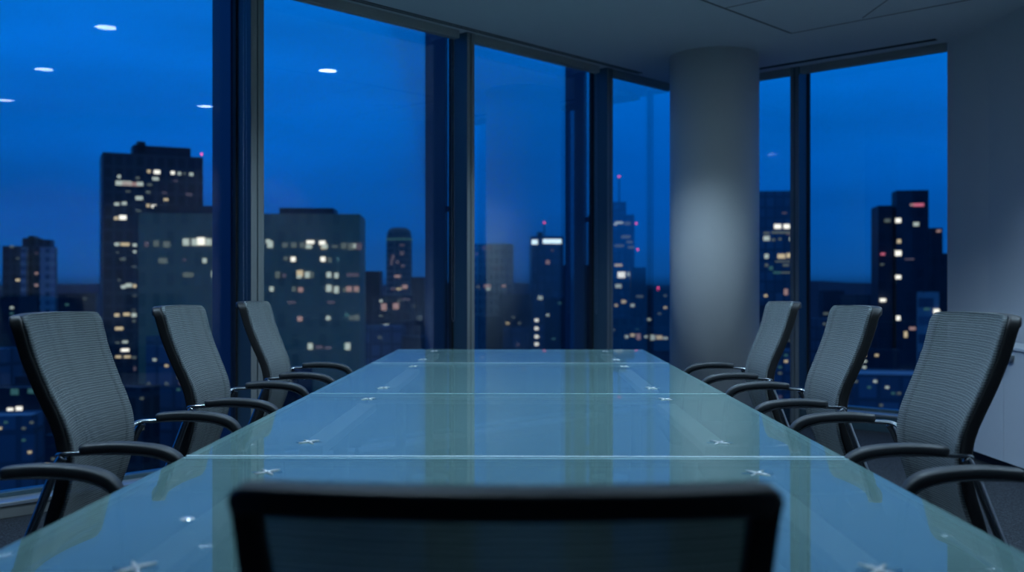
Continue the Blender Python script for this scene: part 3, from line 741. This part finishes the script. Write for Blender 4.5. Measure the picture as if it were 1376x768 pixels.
# low blocks below the horizon: pixels x0,x1,top, distance, facade, roof, label, seed
LOW = [
 (-60, 50, 398, 330, 'dark', 'roof', 'dark low block at the far left under the stepped tower'),
 (78, 136, 394, 520, 'dark', 'roof', 'distant dark low block between the stepped tower and the tall tower'),
 (60, 118, 452, 260, 'slate', 'roof', 'slate coloured block left of the tall tower base'),
 (-80, 30, 470, 170, 'glass', 'roof_blue', 'blue glazed block with a flat roof at the far left behind the near chair'),
 (20, 100, 505, 140, 'dark', 'roof_blue', 'flat roofed low building behind the near left chair back'),
 (-60, 60, 560, 118, 'glass', 'roof_blue', 'low blue roofed shed at the bottom left of the window'),
 (60, 150, 585, 110, 'dark', 'roof', 'low dark roof below the near left chair'),
 (150, 215, 520, 160, 'slate', 'roof', 'slate block between the two near left chairs'),
 (196, 260, 452, 172, 'glass', 'roof_blue', 'glazed low block in front of the wide office block'),
 (255, 330, 480, 150, 'dark', 'roof', 'dark block behind the second left chair'),
 (330, 420, 497, 165, 'dark', 'roof', 'dark low block behind the farthest left chair armrest'),
 (491, 514, 364, 640, 'dark', 'roof', 'small distant tower just right of the wide office block'),
 (500, 556, 397, 420, 'slate', 'roof', 'slate block in front of the rounded tower'),
 (552, 572, 372, 560, 'dark', 'roof', 'narrow distant block left of the second mullion'),
 (490, 545, 438, 300, 'glass', 'roof_blue', 'low block with a blue roof beside the far table corner'),
 (540, 600, 452, 280, 'dark', 'roof_blue', 'dark low block left of the second mullion base'),
 (670, 716, 395, 380, 'dark', 'roof', 'dark block between the brown tower and the sign tower'),
 (636, 676, 425, 300, 'slate', 'roof', 'slate block at the foot of the brown tower'),
 (676, 712, 440, 280, 'glass', 'roof', 'glazed low block right of the slate block in the middle pane'),
 (732, 800, 400, 330, 'dark', 'roof', 'dark low block at the foot of the sign tower'),
 (866, 905, 390, 620, 'dark', 'roof', 'distant dark block with a red light beside the column'),
 (820, 870, 428, 330, 'slate', 'roof', 'slate block in the narrow pane left of the column'),
 (860, 912, 440, 300, 'dark', 'roof', 'dark block touching the left edge of the column'),
 (1010, 1072, 410, 300, 'dark', 'roof', 'dark block at the foot of the banded tower'),
 (1020, 1080, 470, 200, 'glass', 'roof_blue', 'low glazed block behind the farthest right chair'),
 (1100, 1135, 390, 600, 'dark', 'roof', 'distant low block just right of the right mullion'),
 (1130, 1182, 396, 480, 'slate', 'roof', 'distant slate block left of the dark tower cluster'),
 (1085, 1150, 428, 320, 'glass', 'roof_blue', 'blue roofed block behind the middle right chair'),
 (1150, 1210, 470, 190, 'dark', 'roof_blue', 'low dark block between the middle and near right chairs'),
 (1140, 1290, 505, 150, 'glass', 'roof_blue', 'long low glazed block with a blue roof at the bottom of the right pane'),
]
for i, (x0, x1, yt, D, f_, rf, lb) in enumerate(LOW):
    building('low_building', lb, x0, x1, yt, D, f_, random.uniform(-18, 18), random.uniform(.5, .9), 'low city buildings below the horizon', roof=rf,
             auto=dict(seed=i + 3, area=(x0 + 4, x1 - 4, yt + 7, yt + 75), step=(8, 8), p=.10, cols='wydddmdcc', fw=.55, fh=.35))
extra = [(14, 551, 8, 'b'), (26, 549, 8, 'b'), (25, 565, 6, 'd'), (20, 526, 10, 'c'), (42, 525, 8, 'c')]
t, *_ = building('low_building', 'low dark yard building with two bright lamps at the far left', -40, 70, 520, 131, 'dark', 0, .4, 'low city buildings below the horizon',
                 lights=[(x_, y_, w_, w_ * .8, c_) for x_, y_, w_, c_ in extra], roof='roof_blue')
t, *_ = building('low_building', 'low block with a row of bright ground floor lights left of the column', 836, 905, 444, 270, 'dark', 0, .4, 'low city buildings below the horizon',
                 lights=[(842, 452, 4, 4, 'w'), (850, 450, 6, 4, 'y'), (858, 452, 5, 8, 'p'), (877, 453, 6, 7, 'w'), (868, 452, 4, 3, 'w'), (886, 453, 8, 5, 'y'), (894, 454, 6, 3, 'w')])
t, *_ = building('low_building', 'distant low roofline with a bright red warning light left of the column', 870, 912, 388, 700, 'dark', 0, .3, 'low city buildings below the horizon',
                 lights=[(884, 391, 3, 3, 'r'), (894, 391, 3, 2, 'p')])
beacon(884.5, 386.5, 690, t)
building('low_building', 'low block with pinkish lit windows at the foot of the rounded tower', 508, 556, 408, 390, 'slate', 0, .4, 'low city buildings below the horizon',
         lights=[(516, 412, 7, 9, 'p'), (532, 411, 8, 8, 'p'), (519, 437, 7, 4, 'w'), (512, 424, 6, 2, 'd'), (545, 402, 12, 2, 'm')])

# ------------------------------------------------------------------ sky
w = bpy.data.worlds.new('dusk_sky'); bpy.context.scene.world = w; w.use_nodes = True
nt = w.node_tree; nt.nodes.clear()
def wn(t): return nt.nodes.new(t)
out = wn('ShaderNodeOutputWorld'); bg = wn('ShaderNodeBackground'); tc = wn('ShaderNodeTexCoord'); sp = wn('ShaderNodeSeparateXYZ')
nt.links.new(tc.outputs['Generated'], sp.inputs[0])
rp = wn('ShaderNodeValToRGB'); rp.color_ramp.interpolation = 'B_SPLINE'
els = rp.color_ramp.elements
stops = [(0.0, srgb(2, 40, 85)), (.012, srgb(12, 78, 150)), (.05, srgb(2, 79, 162)), (.12, srgb(0, 87, 180)), (.2, srgb(0, 106, 208)), (.3, srgb(0, 112, 216)), (.55, srgb(34, 92, 168)), (1.0, srgb(70, 100, 140))]
els[0].position, els[0].color = stops[0]; els[1].position, els[1].color = stops[-1]
for p, c in stops[1:-1]:
    e = els.new(p); e.color = c
mp = wn('ShaderNodeMapping'); mp.inputs['Scale'].default_value = (2.2, 2.2, 11)
no = wn('ShaderNodeTexNoise'); no.inputs['Scale'].default_value = 1.6; no.inputs['Detail'].default_value = 3; no.inputs['Roughness'].default_value = .45
nt.links.new(tc.outputs['Generated'], mp.inputs[0]); nt.links.new(mp.outputs[0], no.inputs['Vector'])
ml = wn('ShaderNodeMapRange'); ml.inputs['From Min'].default_value = .3; ml.inputs['From Max'].default_value = .7; ml.inputs['To Min'].default_value = .84; ml.inputs['To Max'].default_value = 1.12
nt.links.new(no.outputs['Fac'], ml.inputs['Value'])
mm = wn('ShaderNodeMix'); mm.data_type = 'RGBA'; mm.blend_type = 'MULTIPLY'; mm.inputs['Factor'].default_value = 1
nt.links.new(sp.outputs['Z'], rp.inputs['Fac']); nt.links.new(rp.outputs['Color'], mm.inputs['A']); nt.links.new(ml.outputs['Result'], mm.inputs['B'])
nt.links.new(mm.outputs['Result'], bg.inputs['Color']); bg.inputs['Strength'].default_value = 1.08
nt.links.new(bg.outputs[0], out.inputs['Surface'])

# ------------------------------------------------------------------ camera
cam = bpy.data.cameras.new('camera'); co = bpy.data.objects.new('camera', cam); C.objects.link(co)
co.location = (0, 0, HC); co.rotation_euler = (PI / 2, 0, 0)
cam.sensor_width = 36; cam.lens = 36 * F / 1376; cam.clip_start = .05; cam.clip_end = 4000
cam.dof.use_dof = True; cam.dof.focus_distance = 3.5; cam.dof.aperture_fstop = 2.8
S = bpy.context.scene; S.camera = co
S.view_settings.view_transform = 'Standard'; S.view_settings.look = 'None'; S.view_settings.gamma = 1; S.view_settings.use_curve_mapping = False
S.view_settings.exposure = 0.0
